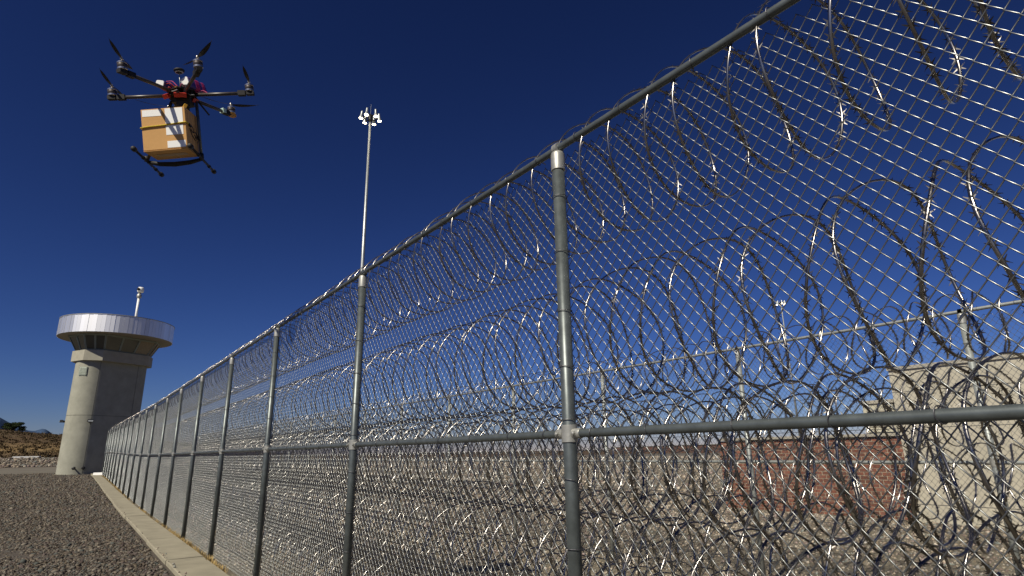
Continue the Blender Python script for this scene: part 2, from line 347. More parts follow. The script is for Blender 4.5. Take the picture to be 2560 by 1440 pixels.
# riprap rocks on the bank
r = np.random.default_rng(31); n = 2600
a = np.radians(r.uniform(-47, -26, n)); rh = r.uniform(118, 138, n)
P4 = np.stack([rh * np.sin(a), rh * np.cos(a), np.zeros(n)], -1); P4[:, 2] = zg(P4[:, 0], P4[:, 1]) + 0.05
RIPRAP = stone_mat('riprap_stone', SC, 1.1)
stones('rocks', P4, np.clip(r.lognormal(math.log(0.40), 0.32, n), .2, .75), RIPRAP, True, 0.7, 'bank of loose grey boulders beyond the dirt road', 5)

# ------------------------------------------------------------------ concrete strip along the fence, one slab per bay
strip = empty('kerb'); strip['kind'] = 'structure'
for k in range(-2, 19):
    sa = S0 + k * BAY + 0.020 + 0.004 * math.sin(k * 3.1); sb = S0 + (k + 1) * BAY - 0.020
    q = MB(); d0, d1 = 1.47 + 0.012 * math.sin(k * 1.7), 2.0
    V = []
    for s in (sa, sb):
        P = FP(s, 1.7); zb = float(zg(P[0], P[1]))
        for (d, z) in ((d0, -0.1), (d0, 0.058), (d0 + 0.012, 0.072), (d1, 0.072 + 0.004 * math.sin(k * 2.3)), (d1, -0.1)): V.append(FP(s, d, zb + z))
    Fc = [[i, i + 1, i + 6, i + 5] for i in range(4)] + [[4, 0, 5, 9], [4, 3, 2, 1, 0], [5, 6, 7, 8, 9]]
    q.add(V, Fc).build('slab', SLAB, strip)

# ------------------------------------------------------------------ dry weeds and hillside scrub
def blades(name, P, h, material, label, cat, per=9, spread=0.06, w=0.008, seed=1):
    r = np.random.default_rng(seed); n = len(P); B = np.repeat(P, per, 0); H = np.repeat(h, per) * r.uniform(.4, 1.2, n * per)
    a = r.uniform(0, 6.283, n * per); ln = r.uniform(0.1, 0.9, n * per); d = np.stack([np.cos(a), np.sin(a), 0 * a], -1); sd = np.stack([-np.sin(a), np.cos(a), 0 * a], -1)
    B = B + d * (r.random((n * per, 1)) * spread); ww = (w * r.uniform(.6, 1.4, n * per))[:, None]
    mid = B + d * (H * ln * 0.35)[:, None]; mid[:, 2] += H * 0.6; tip = B + d * (H * ln)[:, None]; tip[:, 2] += H * (1 - 0.3 * ln)
    V = np.stack([B - sd * ww, B + sd * ww, mid + sd * ww * .8, mid - sd * ww * .8, tip], 1).reshape(-1, 3); o0 = np.arange(n * per)[:, None] * 5
    Fc = np.concatenate([o0 + [0, 1, 2], o0 + [0, 2, 3], o0 + [3, 2, 4]])
    o = link(name, mesh(name, V, Fc), material); tag(o, label, cat, kind='stuff'); return o
WEED = mat('dry_straw', (0.30, 0.20, 0.075), 0.9, 0, 0, 20, col2=(0.42, 0.31, 0.13), island=0.35)
r = np.random.default_rng(41); s = r.uniform(4, 57, 2400); k = (vnoise(s, s * 0, 9, 0.5) + r.normal(0, .8, len(s))) > 0.1; s = s[k]
Pw = s[:, None] * U + r.normal(2.045, 0.028, len(s))[:, None] * N; Pw[:, 2] = zg(Pw[:, 0], Pw[:, 1]) + 0.01
blades('dry_weeds', Pw, r.uniform(0.03, 0.12, len(s)), WEED, 'straw coloured dry weeds along the foot of the wire fence', 'weeds', 8, 0.05, 0.004, 6)
SCRUB = mat('scrub_leaf', (0.04, 0.033, 0.02), 0.95, 0, 0, 0.1, col2=(0.12, 0.085, 0.045), island=0.5, spec=0.1)
n = 5200; a = np.radians(r.uniform(-50, -27, n)); rh = np.sqrt(r.uniform(152 ** 2, 350 ** 2, n)); Ps = np.stack([rh * np.sin(a), rh * np.cos(a), 0 * a], -1); Ps[:, 2] = zg(Ps[:, 0], Ps[:, 1]) - 0.05
blades('scrub', Ps, r.lognormal(math.log(0.42), .45, n), SCRUB, 'low brown scrub and dry grass covering the hillside', 'scrub', 12, 0.8, 0.10, 7)

# juniper on the hill crest
def juniper(az, rho, h, wd, label, seed):
    x, y = rho * math.sin(math.radians(az)), rho * math.cos(math.radians(az)); t = empty('juniper_tree', (x, y, float(zg(x, y)) - 0.1)); tag(t, label, 'tree')
    rr = np.random.default_rng(seed); tr = MB(); tr.tube([(0, 0, 0), (0.05, 0, h * .25), (-0.1, .1, h * .55), (0, 0, h * .85)], [wd * .07, wd * .055, wd * .035, .03], 8)
    tips = []
    for i in range(9):
        aa = i * 2.4; z0 = h * (.12 + .07 * i); L = wd * .5 * (1 - .05 * i); e = (L * math.cos(aa), L * math.sin(aa), z0 + h * .12); tr.tube([(0, 0, z0), (e[0] * .5, e[1] * .5, z0 + h * .08), e], [wd * .03, .06, .03], 6); tips.append(e)
    tr.build('trunk', BARK, t, True)
    nl = 4200; cc = np.array(tips + [(0, 0, h * .8), (0, 0, h * .5), (wd * .2, 0, h * .7), (-wd * .22, .1, h * .65)]); c = cc[rr.integers(0, len(cc), nl)]
    g = rr.normal(0, 1, (nl, 3)); g /= np.linalg.norm(g, axis=1)[:, None]; pos = c + g * (rr.random(nl) ** .4)[:, None] * np.array([wd * .2, wd * .2, h * .15]); pos[:, 2] = np.maximum(pos[:, 2], h * .05)
    e1 = rr.normal(0, 1, (nl, 3)); e1 /= np.linalg.norm(e1, axis=1)[:, None]; e2 = np.cross(e1, rr.normal(0, 1, (nl, 3))); e2 /= np.linalg.norm(e2, axis=1)[:, None]; q = h * .05
    V = np.stack([pos - e1 * q, pos + e2 * q * .6, pos + e1 * q, pos - e2 * q * .6], 1).reshape(-1, 3)
    link('crown', mesh('crown', V, (np.arange(nl)[:, None] * 4 + np.arange(4))), JUNI, t)
BARK = mat('juniper_bark', (0.07, 0.05, 0.035), 0.95, 0, .2, 3); JUNI = mat('juniper_leaf', (0.018, 0.028, 0.012), 0.9, 0, 0, .6, col2=(0.04, 0.055, 0.022), island=0.4, spec=.1)
juniper(-39.85, 338, 4.6, 7.4, 'dark round juniper alone on the crest of the brown hill', 3)

# ------------------------------------------------------------------ chain link panel mesh, shared by every bay
def poly_tubes(paths, r, n, ref):
    """paths: (k, m, 3) polylines -> tubes with n sides around ref-free frames"""
    P = np.asarray(paths, float); k, mm, _ = P.shape
    T = np.gradient(P, axis=1); T /= np.linalg.norm(T, axis=2)[..., None] + 1e-12
    A = np.cross(T, np.asarray(ref, float)); A /= np.linalg.norm(A, axis=2)[..., None] + 1e-12; B = np.cross(A, T)
    th = np.arange(n) * 2 * math.pi / n + 0.4
    V = P[:, :, None] + r * (np.cos(th)[None, None, :, None] * A[:, :, None] + np.sin(th)[None, None, :, None] * B[:, :, None])
    i = (np.arange(k)[:, None, None] * mm + np.arange(mm - 1)[None, :, None]) * n; j = np.arange(n)[None, None]; j2 = (np.arange(n) + 1)[None, None] % n
    Fc = np.stack([i + j, i + j2, i + n + j2, i + n + j], -1).reshape(-1, 4)
    return V.reshape(-1, 3), Fc

def chain_link(length, z0, z1, w=0.0338, r=0.00235, fine=True, n=4, h=0.0412):
    nw = int(round(length / w)); w = length / nw; nk = int((z1 - z0) / h); d = r * 1.05
    k = np.arange(nk + 1); paths = []
    for i in range(nw):
        xc = (i + 0.5) * w; side = np.where((k + i) % 2 == 0, -1.0, 1.0)
        bx = xc + side * (w / 2 + r * .7); bz = z0 + k * h
        # slow sag and tension unevenness of real fabric
        bx = bx + 0.004 * np.sin(bz * 2.1 + i * .05) + 0.003 * np.sin(bz * 5.3 + xc * 2)
        pts = []
        if fine:
            for q in range(nk):
                yy = -d if side[q] < 0 else d
                a = np.array([bx[q], 0, bz[q]]); b = np.array([bx[q + 1], 0, bz[q + 1]])
                pts += [a, a * .88 + b * .12 + [0, yy, 0], a * .12 + b * .88 + [0, yy, 0]]
            pts.append(np.array([bx[nk], 0, bz[nk]]))
        else: pts = [np.array([bx[q], (d if q % 2 else -d), bz[q]]) for q in range(nk + 1)]
        paths.append(pts)
    P = np.asarray(paths); P[..., 1] -= 0.012 * np.sin(P[..., 0] * math.pi / length) ** 2 * (1 + .8 * np.sin(P[..., 2] * 4.1 + .6)) * np.sin(P[..., 2] * math.pi / 1.72) ** 2
    V, Fc = poly_tubes(P, r, n, (0, 1, 0)); return mesh('chain_link', V, Fc)
ME_LINK = chain_link(BAY, 0.03, 3.40); ME_LINK.materials.append(WIRE); ME_LINK.polygons.foreach_set('use_smooth', np.ones(len(ME_LINK.polygons), bool))
ME_LINK_IN = chain_link(BAY, 0.03, 3.44, fine=False); ME_LINK_IN.materials.append(WIRE_IN); ME_LINK_IN.polygons.foreach_set('use_smooth', np.ones(len(ME_LINK_IN.polygons), bool))

# frame whose X runs along the fence away from the camera and whose -Y faces the camera: use (U, -N... ) kept right handed
def fmat(s, D, z):
    M = Matrix((Vector(-U), Vector(-N), Vector((0, 0, 1)))).transposed().to_4x4(); M.translation = Vector(FP(s, D, z)); return M
# local x = -U (towards the right of the picture), local y = -N (towards the camera), z up

def post_mesh(H, r):
    q = MB(); q.lathe([(r, -0.3), (r, H - 0.075)], 20); return q.me('post')
def cap_mesh(H, r):
    q = MB(); q.lathe([(r + .001, H - .115), (r + .006, H - .112), (r + .006, H - .012), (r + .003, H), (r * .7, H + .012), (0.001, H + .016)], 20)
    # eye of the loop cap that carries the top rail
    for sgn in (-1, 1): q.lathe([(.026, -.022), (.034, -.02), (.034, .02), (.026, .022)], 16, (sgn * 0.0, 0, H + .032), [[0, 0, 1], [1, 0, 0], [0, 1, 0]])
    return q.me('post_cap')
def band_mesh(r, zz):
    q = MB(); q.lathe([(r + .001, zz - .045), (r + .006, zz - .043), (r + .006, zz + .043), (r + .001, zz + .045)], 20)
    for sx in (-1, 1):
        q.lathe([(.026, 0), (.027, .05), (.024, .055)], 14, (sx * (r + .002), 0, zz), [[0, 0, sx], [0, 1, 0], [1, 0, 0]])
        q.box((sx * (r + .030), r * .55, zz), (.016, .022, .022)); q.lathe([(.010, 0), (.010, .010), (.004, .014)], 8, (sx * (r + .030), r * .55 + .010, zz), [[1, 0, 0], [0, 0, 1], [0, 1, 0]])
    return q.me('brace_band')
def tie_ring(r, twist=True, seed=0):
    """a wire looped once round a pipe along local z, ends twisted behind"""
    rr = random.Random(seed); q = MB(); pts = [((r + .003) * math.cos(t), (r + .003) * math.sin(t), .006 * math.sin(t * .5 + seed)) for t in np.linspace(-1.2 - math.pi / 2 + .4, 2 * math.pi - math.pi / 2 - .9, 22)]
    q.tube(pts, .0022, 5)
    if twist: q.tube([(.004, -r - .004, 0), (.012, -r - .022, .01 * rr.uniform(-1, 1)), (.022, -r - .030, .018 * rr.uniform(-1, 1))], .003, 5); q.tube([(-.004, -r - .004, .003), (.006, -r - .026, -.006)], .0028, 5)
    return q.me('wire_tie')

def fence(name, label, D, zb, H, zmid, k0, k1, link_me, ties_to, post_r=.0365):
    root = empty(name, mw=fmat(S0, D, 0)); tag(root, label, 'fence', 'chain link fences with a mid rail')
    pm, cm, bm = post_mesh(H, post_r), cap_mesh(H, post_r), band_mesh(post_r, zmid)
    for x in (pm, cm, bm): x.polygons.foreach_set('use_smooth', np.ones(len(x.polygons), bool))
    for x in (cm, bm):
        x.set_sharp_from_angle(angle=math.radians(40))
    pm.materials.append(GALV if D < 5 else GALV_IN); cm.materials.append(GALV_BRIGHT); bm.materials.append(GALV_BRIGHT)
    tie_p = [tie_ring(post_r + .004, False, i) for i in range(2)]; tie_r = [tie_ring(.0215 + .003, True, i) for i in range(3)]
    for x in tie_p + tie_r: x.materials.append(TIE)
    zpost = lambda k: float(zg(*FP(S0 + k * BAY, D)[:2])) if D < 5 else zb
    for k in range(k0, k1 + 1):
        z = zpost(k) if D < 5 else zb
        p = link('post', pm, None, root, loc=(-k * BAY, 0, z)); p.rotation_euler = (0.004 * math.sin(k * 2.3), 0.004 * math.sin(k * 1.3), 0)
        link('post_cap', cm, None, p); link('brace_band', bm, None, p)
        if k <= ties_to:
            for i in range(10):
                t = link('wire_tie', tie_p[i % 2], None, p, loc=(0, 0, .22 + i * .315 + .03 * math.sin(i * 5.1 + k)))
                t.rotation_euler = (.05 * math.sin(i * 3.3), .06 * math.sin(i * 2.1 + k), .3 * math.sin(i * 1.7))
        if k == k1: break
        z2 = zpost(k + 1) if D < 5 else zb
        for nm, zz, mt in (('top_rail', H + .032, 0), ('mid_rail', zmid, 1)):
            e = 0.0 if nm == 'top_rail' else post_r + .003
            q = MB(); q.tube([(-e, 0, 0), (-BAY / 2, 0, (z2 - z) / 2 - (.004 if nm == 'mid_rail' else .002)), (-BAY + e, 0, z2 - z)], .0215, 14, False)
            rl = q.build(nm, GALV if D < 5 else GALV_IN, root, True, loc=(-k * BAY, 0, z + zz))
            if k <= ties_to:
                nt_ = 8
                for i in range(nt_):
                    f = (i + .5 + .12 * math.sin(i * 4.7 + k)) / nt_
                    t = link('wire_tie', tie_r[(i + k) % 3], None, rl, loc=(-BAY * f, 0, (z2 - z) * f)); t.rotation_euler = (random.uniform(-.5, .5), math.pi / 2, 0); t.rotation_euler.rotate_axis('Z', random.uniform(-.6, .2))
        pn = link('chain_link_panel', link_me, None, root, loc=(-(k + 1) * BAY, -post_r - .010, z)); pn['kind'] = 'stuff'
        pn.rotation_euler = (0, math.atan2(z2 - z, BAY), 0); pn.location[2] = z2
    return root
H1 = 3.372
near_fence = fence('chain_link_fence', 'tall galvanized chain link fence running from the right foreground to the tower', DF, 0.0, H1, 1.739, -2, 18, ME_LINK, 5)
inner_fence = fence('chain_link_fence', 'inner chain link fence seen through the near mesh, in front of the buildings', DI, -0.295, 3.44, 1.735, -3, 17, ME_LINK_IN, 2)
# horizontal wires strung on the inner fence
for zz in (0.35, 0.95, 1.25, 2.15, 2.6):
    q = MB(); q.tube([(3 * BAY, .05, 0), (-6 * BAY, .05, -.02), (-17 * BAY, .05, 0)], .004, 5); q.build('tension_wire', TIE, inner_fence, loc=(0, -.12, -.295 + zz))

# ------------------------------------------------------------------ razor wire coils
def coil_mesh(R, loops, A, seed, length=BAY, width=.019, barb=.021, gap=.058, step=44):
    r = np.random.default_rng(seed); n = loops * step; th = np.linspace(0, 2 * math.pi * loops, n + 1); win = np.sin(np.pi * th / th[-1]) ** .5
    pitch = length / loops
    rad = R * (1 + win * (.022 * np.sin(th * .37 + seed) + .016 * np.sin(th * 1.13 + seed * 2)))
    sx = pitch * th / (2 * math.pi) + A * pitch * np.sin(2.5 * th) + win * pitch * (.16 * np.sin(th * .43 + seed) + .07 * np.sin(th * .91 + seed * 3))
    cz = -win * .02; ph = th + 1.1
    P = np.stack([sx, rad * np.cos(ph), rad * np.sin(ph) + cz], -1)
    T = np.gradient(P, axis=0); T /= np.linalg.norm(T, axis=1)[:, None]; rd = np.stack([0 * th, np.cos(ph), np.sin(ph)], -1); rd -= T * (T * rd).sum(1)[:, None]; rd /= np.linalg.norm(rd, axis=1)[:, None]; ax = np.cross(T, rd)
    tw = .16 * np.sin(th * .31 + seed); a2 = ax * np.cos(tw)[:, None] + rd * np.sin(tw)[:, None]; b2 = -ax * np.sin(tw)[:, None] + rd * np.cos(tw)[:, None]
    w, t = width / 2, width * .27; K = 6
    V = np.stack([P + a2 * (w * math.cos(k * math.pi / 3)) + b2 * (t * math.sin(k * math.pi / 3) / .866) for k in range(K)], 1).reshape(-1, 3); i = np.arange(n)[:, None] * K; j = np.arange(K)[None]; j2 = (np.arange(K)[None] + 1) % K
    F = np.stack([i + j, i + j2, i + K + j2, i + K + j], -1).reshape(-1, 4)
    # barbs: four points per cluster
    Ls = np.concatenate([[0], np.cumsum(np.linalg.norm(np.diff(P, axis=0), axis=1))]); nb = int(Ls[-1] / gap); tt = np.interp((np.arange(nb) + .5) * gap, Ls, np.arange(n + 1)); k = np.clip(tt.round().astype(int), 0, n)
    BV = []
    for sa in (-1, 1):
        for st in (-1, 1):
            d = a2[k] * sa * .85 + T[k] * st * .85 + b2[k] * .35 * r.uniform(-1, 1, (nb, 1)); base = P[k] + a2[k] * sa * w * .6
            BV.append(np.stack([base - T[k] * .006, base + T[k] * .006, base + d * barb + T[k] * st * .002, base + d * barb - T[k] * st * .001], 1))
    BV = np.concatenate(BV).reshape(-1, 3); o0 = len(V); BF = o0 + np.arange(len(BV) // 4)[:, None] * 4 + np.arange(4)[None]
    me = mesh('razor_coil', np.concatenate([V, BV]), np.concatenate([F, BF])); me.materials.append(RAZOR); me.materials.append(BARB)
    mi = np.zeros(len(me.polygons), np.int32); mi[len(F):] = 1; me.polygons.foreach_set('material_index', mi); sm = np.ones(len(me.polygons), bool); sm[len(F):] = False; me.polygons.foreach_set('use_smooth', sm); return me

_cm = {}
def coil(label, D, z, R, loops, A, k0, k1, zoff=None, width=.019, flip=False, group='razor wire coils strung along the fences'):
    key = (R, loops, A, width)
    if key not in _cm: _cm[key] = [coil_mesh(R, loops, A, sd, width=width) for sd in (1, 4, 9)]
    root = empty('razor_wire_coil', mw=fmat(S0, D, 0)); tag(root, label, 'razor wire', group)
    for k in range(k0, k1):
        P, P2_ = FP(S0 + k * BAY, D), FP(S0 + (k + 1) * BAY, D)
        zz, z2 = (float(zg(P[0], P[1])), float(zg(P2_[0], P2_[1]))) if zoff is None else (zoff, zoff)
        o = link('coil_section', _cm[key][(k * 2 + (k // 3)) % 3], None, root, loc=(-(k + 1) * BAY, 0, z2 + z)); o.rotation_euler = (0, math.atan2(z2 - zz, BAY), 0)
    return root
# heights are above the local ground (camera-relative z + 1.655)
flat = 0.0
def coil0(label, D, z, R, loops, A, k0, k1, width=.016):
    """coil that follows the fence foot, not the yard floor"""
    key = (R, loops, A, width)
    if key not in _cm: _cm[key] = [coil_mesh(R, loops, A, sd, width=width) for sd in (1, 4, 9)]
    root = empty('razor_wire_coil', mw=fmat(S0, D, 0)); tag(root, label, 'razor wire', 'razor wire coils strung along the fences')
    for k in range(k0, k1):
        f = lambda kk: float(zg(*FP(S0 + kk * BAY, DF)[:2]))
        zz, z2 = f(k), f(k + 1)
        o = link('coil_section', _cm[key][(k * 2 + (k // 3)) % 3], None, root, loc=(-(k + 1) * BAY, 0, z2 + z)); o.rotation_euler = (0, math.atan2(z2 - zz, BAY), 0)
    return root
coil0('razor wire coil hung on the top rail of the near fence', 2.47, 3.30, .375, 13, .06, -2, 18, .015)
coil0('big razor wire coil above the mid rail of the near fence, open sky behind it', 2.93, 2.42, .43, 13, .15, -2, 18, .016)
coil0('razor wire coil level with the mid rail, just behind the near mesh', 2.72, 1.62, .36, 14, .14, -2, 18, .016)
coil0('razor wire coil standing behind the one at mid rail height', 3.55, 1.58, .40, 13, .13, -2, 18, .016)
coil0('razor wire coil below the mid rail, close behind the near mesh', 2.78, 0.92, .36, 13, .13, -2, 18)
coil0('razor wire coil lying on the gravel at the foot of the near fence', 2.75, 0.33, .36, 13, .13, -2, 18)
coil0('second razor wire coil on the gravel, farther into the yard', 3.62, 0.38, .42, 12, .13, -2, 18)
coil0('razor wire coil below the mid rail, second row behind the near mesh', 3.50, 0.98, .38, 13, .12, -2, 18)
coil0('third razor wire coil on the gravel, farthest from the near fence', 4.45, 0.28, .42, 11, .12, -2, 18)
coil('razor wire coil on the top rail of the inner fence', DI - .35, 3.26, .36, 10, .12, -3, 17, -.295)
coil('razor wire coil below the top rail on the near face of the inner fence', DI - .55, 2.35, .42, 9, .13, -3, 17, -.295)
coil('razor wire coil at mid rail height of the inner fence', DI - .55, 1.55, .40, 8, .13, -1, 17, -.295)

# ------------------------------------------------------------------ guard tower
TAZ = math.radians(-34.45); TD = 62.6
tc_ = np.array([TD * math.sin(TAZ), TD * math.cos(TAZ), 0]); tow = -np.array([math.sin(TAZ), math.cos(TAZ), 0]); rgt = np.array([math.cos(TAZ), -math.sin(TAZ), 0])
aa = math.radians(30); XL = rgt * math.cos(aa) - tow * math.sin(aa); YL = -(tow * math.cos(aa) + rgt * math.sin(aa))   # local -Y is the broad face
TM = Matrix((Vector(XL), Vector(YL), Vector((0, 0, 1)))).transposed().to_4x4(); TM.translation = Vector((tc_[0], tc_[1], 0.40))
tower = empty('guard_tower', mw=TM); tag(tower, 'concrete guard tower with outward sloping windows under a round metal roof', 'guard tower')
TR, TL = 1.40, 2.85; zt = lambda z: z - 0.40
JT = math.radians(14)
def stadium_piece(part, r, L, n=18):
    if part == 'left': return [(-L / 2 + r * math.cos(t), r * math.sin(t)) for t in np.linspace(math.pi / 2, 1.5 * math.pi - JT, n)]
    if part == 'right': return [(L / 2 + r * math.cos(t), r * math.sin(t)) for t in np.linspace(-math.pi / 2, math.pi / 2, n)]
    if part == 'front': return [(-L / 2 - r * math.sin(t), -r * math.cos(t)) for t in np.linspace(JT, 0, 6)] + [(L / 2, -r)]
    return [(L / 2, r), (-L / 2, r)]
core = stadium_piece('left', TR - .03, TL) + stadium_piece('front', TR - .03, TL)[1:-1] + stadium_piece('right', TR - .03, TL)
MB().prism(core, zt(0.0), zt(9.9)).build('core', JOINT, tower)
for (za, zb_) in ((0.0, 5.115), (5.145, 9.9)):
    for part in ('left', 'front', 'right', 'back'):
        o = stadium_piece(part, TR, TL); i_ = stadium_piece(part, TR - .05, TL)
        # leave a narrow vertical joint at both ends
        def shrink(pts, g=.016):
            p = [np.array(v) for v in pts]
            d = p[1] - p[0]; p[0] = p[0] + d / np.linalg.norm(d) * g; d = p[-2] - p[-1]; p[-1] = p[-1] + d / np.linalg.norm(d) * g; return [tuple(v) for v in p]
        o = shrink(o); i_ = shrink(i_); out = o + i_[::-1]
        q = MB(); n = len(out); V = [(x, y, zt(za)) for x, y in out] + [(x, y, zt(zb_)) for x, y in out]
        Fc = [[i, (i + 1) % n, n + (i + 1) % n, n + i] for i in range(n)]; m2 = len(o)
        for i in range(m2 - 1): Fc += [[n + i, n + i + 1, n + n - 2 - i, n + n - 1 - i], [i + 1, i, n - 1 - i, n - 2 - i]]
        shade_auto(q.add(V, Fc).build('wall_panel', CONC, tower), 30)
def octagon(Lx, Ly, c): x, y = Lx / 2, Ly / 2; return [(-x, -y + c), (-x + c, -y), (x - c, -y), (x, -y + c), (x, y - c), (x - c, y), (-x + c, y), (-x, y - c)]
band = octagon(5.9, 3.7, .98); inn = octagon(5.3, 3.1, .85)
MB().prism(band, zt(9.62), zt(10.50)).build('ledge', CONC_BAND, tower)
cab0 = octagon(5.55, 3.35, .92); cab1 = octagon(6.75, 4.55, 1.15); ZC0, ZC1 = zt(10.503), zt(11.80)
def lerp2(a, b, t): return np.array(a) * (1 - t) + np.array(b) * t
MB().prism(octagon(5.2, 3.0, .86), ZC0, ZC1, octagon(6.4, 4.2, 1.08), False).build('cabin_wall', FRAME, tower)
wins = {0: 2, 1: 2, 2: 4, 3: 2, 4: 2, 5: 2, 6: 4, 7: 2}; wi = 0
for e in range(8):
    a0, a1, b0, b1 = cab0[e], cab0[(e + 1) % 8], cab1[e], cab1[(e + 1) % 8]
    if e == 7: pass
    nw = {0: 2, 1: 2, 2: 2, 3: 2, 4: 2, 5: 2, 6: 3, 7: 2}[e] if e != 1 else 3
    nrm = np.array([a1[1] - a0[1], -(a1[0] - a0[0])]); nrm /= np.linalg.norm(nrm)
    for k in range(nw):
        t0, t1 = k / nw, (k + 1) / nw
        def cor(t, v, off=0.0):
            p = lerp2(lerp2(a0, a1, t), lerp2(b0, b1, t), v) + nrm * off; return (p[0], p[1], ZC0 + (ZC1 - ZC0) * v)
        f = MB(); g = .055 / max(.3, np.linalg.norm(np.array(a1) - a0) / nw)
        for (u0, u1, v0, v1) in ((t0, t0 + g / nw * 1.2, 0, 1), (t1 - g / nw * 1.2, t1, 0, 1), (t0 + g / nw * 1.2, t1 - g / nw * 1.2, 0, .08), (t0 + g / nw * 1.2, t1 - g / nw * 1.2, .90, 1)):
            V = [cor(u0, v0, -.06), cor(u1, v0, -.06), cor(u1, v1, -.06), cor(u0, v1, -.06), cor(u0, v0, .02), cor(u1, v0, .02), cor(u1, v1, .02), cor(u0, v1, .02)]
            f.add(V, [[4, 5, 6, 7], [3, 2, 1, 0], [0, 1, 5, 4], [1, 2, 6, 5], [2, 3, 7, 6], [3, 0, 4, 7]])
        fo = f.build('window', FRAME, tower)
        u0, u1, v0, v1 = t0 + g / nw, t1 - g / nw, .07, .91
        V = [cor(u0, v0, -.045), cor(u1, v0, -.045), cor(u1, v1, -.045), cor(u0, v1, -.045), cor(u0, v0, -.02), cor(u1, v0, -.02), cor(u1, v1, -.02), cor(u0, v1, -.02)]
        MB().add(V, [[4, 5, 6, 7], [3, 2, 1, 0], [0, 1, 5, 4], [1, 2, 6, 5], [2, 3, 7, 6], [3, 0, 4, 7]]).build('pane', GLASS_TAN if (e, k) in ((2, 1), (3, 0), (3, 1), (1, 2)) else GLASS, fo)
# round roof
RR = 4.32; nf = 84; q = MB(); ring0, ring1 = [], []
rr = random.Random(5)
for i in range(nf):
    t0, t1 = 2 * math.pi * i / nf, 2 * math.pi * (i + 1) / nf - .002; jit = rr.uniform(-.012, .012); jt2 = rr.uniform(-.012, .012)
    V = [(RR * math.cos(t0) * (1 + jit * .25), RR * math.sin(t0) * (1 + jit * .25), zt(11.79)), (RR * math.cos(t1) * (1 + jt2 * .25), RR * math.sin(t1) * (1 + jt2 * .25), zt(11.79)), (RR * math.cos(t1) * (1 + jt2 * .25), RR * math.sin(t1) * (1 + jt2 * .25), zt(13.26)), (RR * math.cos(t0) * (1 + jit * .25), RR * math.sin(t0) * (1 + jit * .25), zt(13.26))]
    V += [(x * .992, y * .992, z) for x, y, z in V]
    q.add(V, [[0, 1, 2, 3], [7, 6, 5, 4], [1, 0, 4, 5], [3, 2, 6, 7], [0, 3, 7, 4], [2, 1, 5, 6]])
fa = q.build('fascia', ROOFMET, tower)
q = MB(); q.lathe([(RR * .985, zt(11.86)), (RR * .985, zt(13.20)), (0.01, zt(13.24))], 64, (0, 0, 0)); q.build('roof', ROOFMET, tower)
q = MB(); q.lathe([(2.0, zt(11.83)), (RR * .988, zt(11.80)), (RR * .988, zt(11.83)), (2.0, zt(11.855))], 64); q.build('soffit', SOFFIT, tower)
q = MB(); q.lathe([(RR * 1.003, zt(13.24)), (RR * 1.008, zt(13.25)), (RR * 1.008, zt(13.30)), (RR * .97, zt(13.30))], 84); q.build('roof_edge', GALV_BRIGHT, tower)
# louvre, wall lamps, valves
def on_shaft(ang, z, out=0.0):
    """point and outward normal on the left round end of the shaft, ang from the local -Y"""
    n_ = np.array([-math.sin(ang), -math.cos(ang), 0]); return np.array([-TL / 2, 0, 0]) + n_ * (TR + out) + np.array([0, 0, zt(z)]), n_
def local_rot(n_): x = np.array([-n_[1], n_[0], 0]) * 1.0; return np.array([x, n_, [0, 0, 1]]).T
P, n_ = on_shaft(math.radians(62), 8.74, .012); Rl = local_rot(n_)
lv = MB().box(P, (.62, .05, .72), Rl).build('louvre', mat('louvre_grey_green', (0.27, 0.31, 0.26), .6), tower); LSL = mat('louvre_slat', (0.30, 0.34, 0.29), .55)
for i in range(7): MB().box(P + n_ * .035 + np.array([0, 0, -.27 + .09 * i]), (.54, .025, .06), Rl @ np.array([[1, 0, 0], [0, .8, -.6], [0, .6, .8]])).build('slat', LSL, lv)
for ang in (121, 18):
    P, n_ = on_shaft(math.radians(ang), 4.66, .0); Rl = local_rot(n_); b = MB(); b.box(P + n_ * .06, (.22, .12, .16), Rl); b.box(P + n_ * .22 + np.array([0, 0, .03]), (.42, .26, .20), Rl, .8); lo = b.build('wall_lamp', DARKMET, tower)
    MB().box(P + n_ * .355 + np.array([0, 0, .0]), (.34, .012, .11), Rl).build('lens', mat('lamp_lens', (.75, .78, .72), .1, .0) if ang == 121 else bpy.data.materials['lamp_lens'], lo)
for ang in (38, 16):
    P, n_ = on_shaft(math.radians(ang), .95, 0); b = MB(); Rl = local_rot(n_); b.tube([P - n_ * .02, P + n_ * .22], .055, 10); b.lathe([(.05, 0), (.13, .01), (.13, .1), (.06, .13)], 12, P + n_ * .20, Rl @ np.array([[1, 0, 0], [0, 0, 1], [0, 1, 0]]) ); b.build('wall_valve', DARKMET, tower)

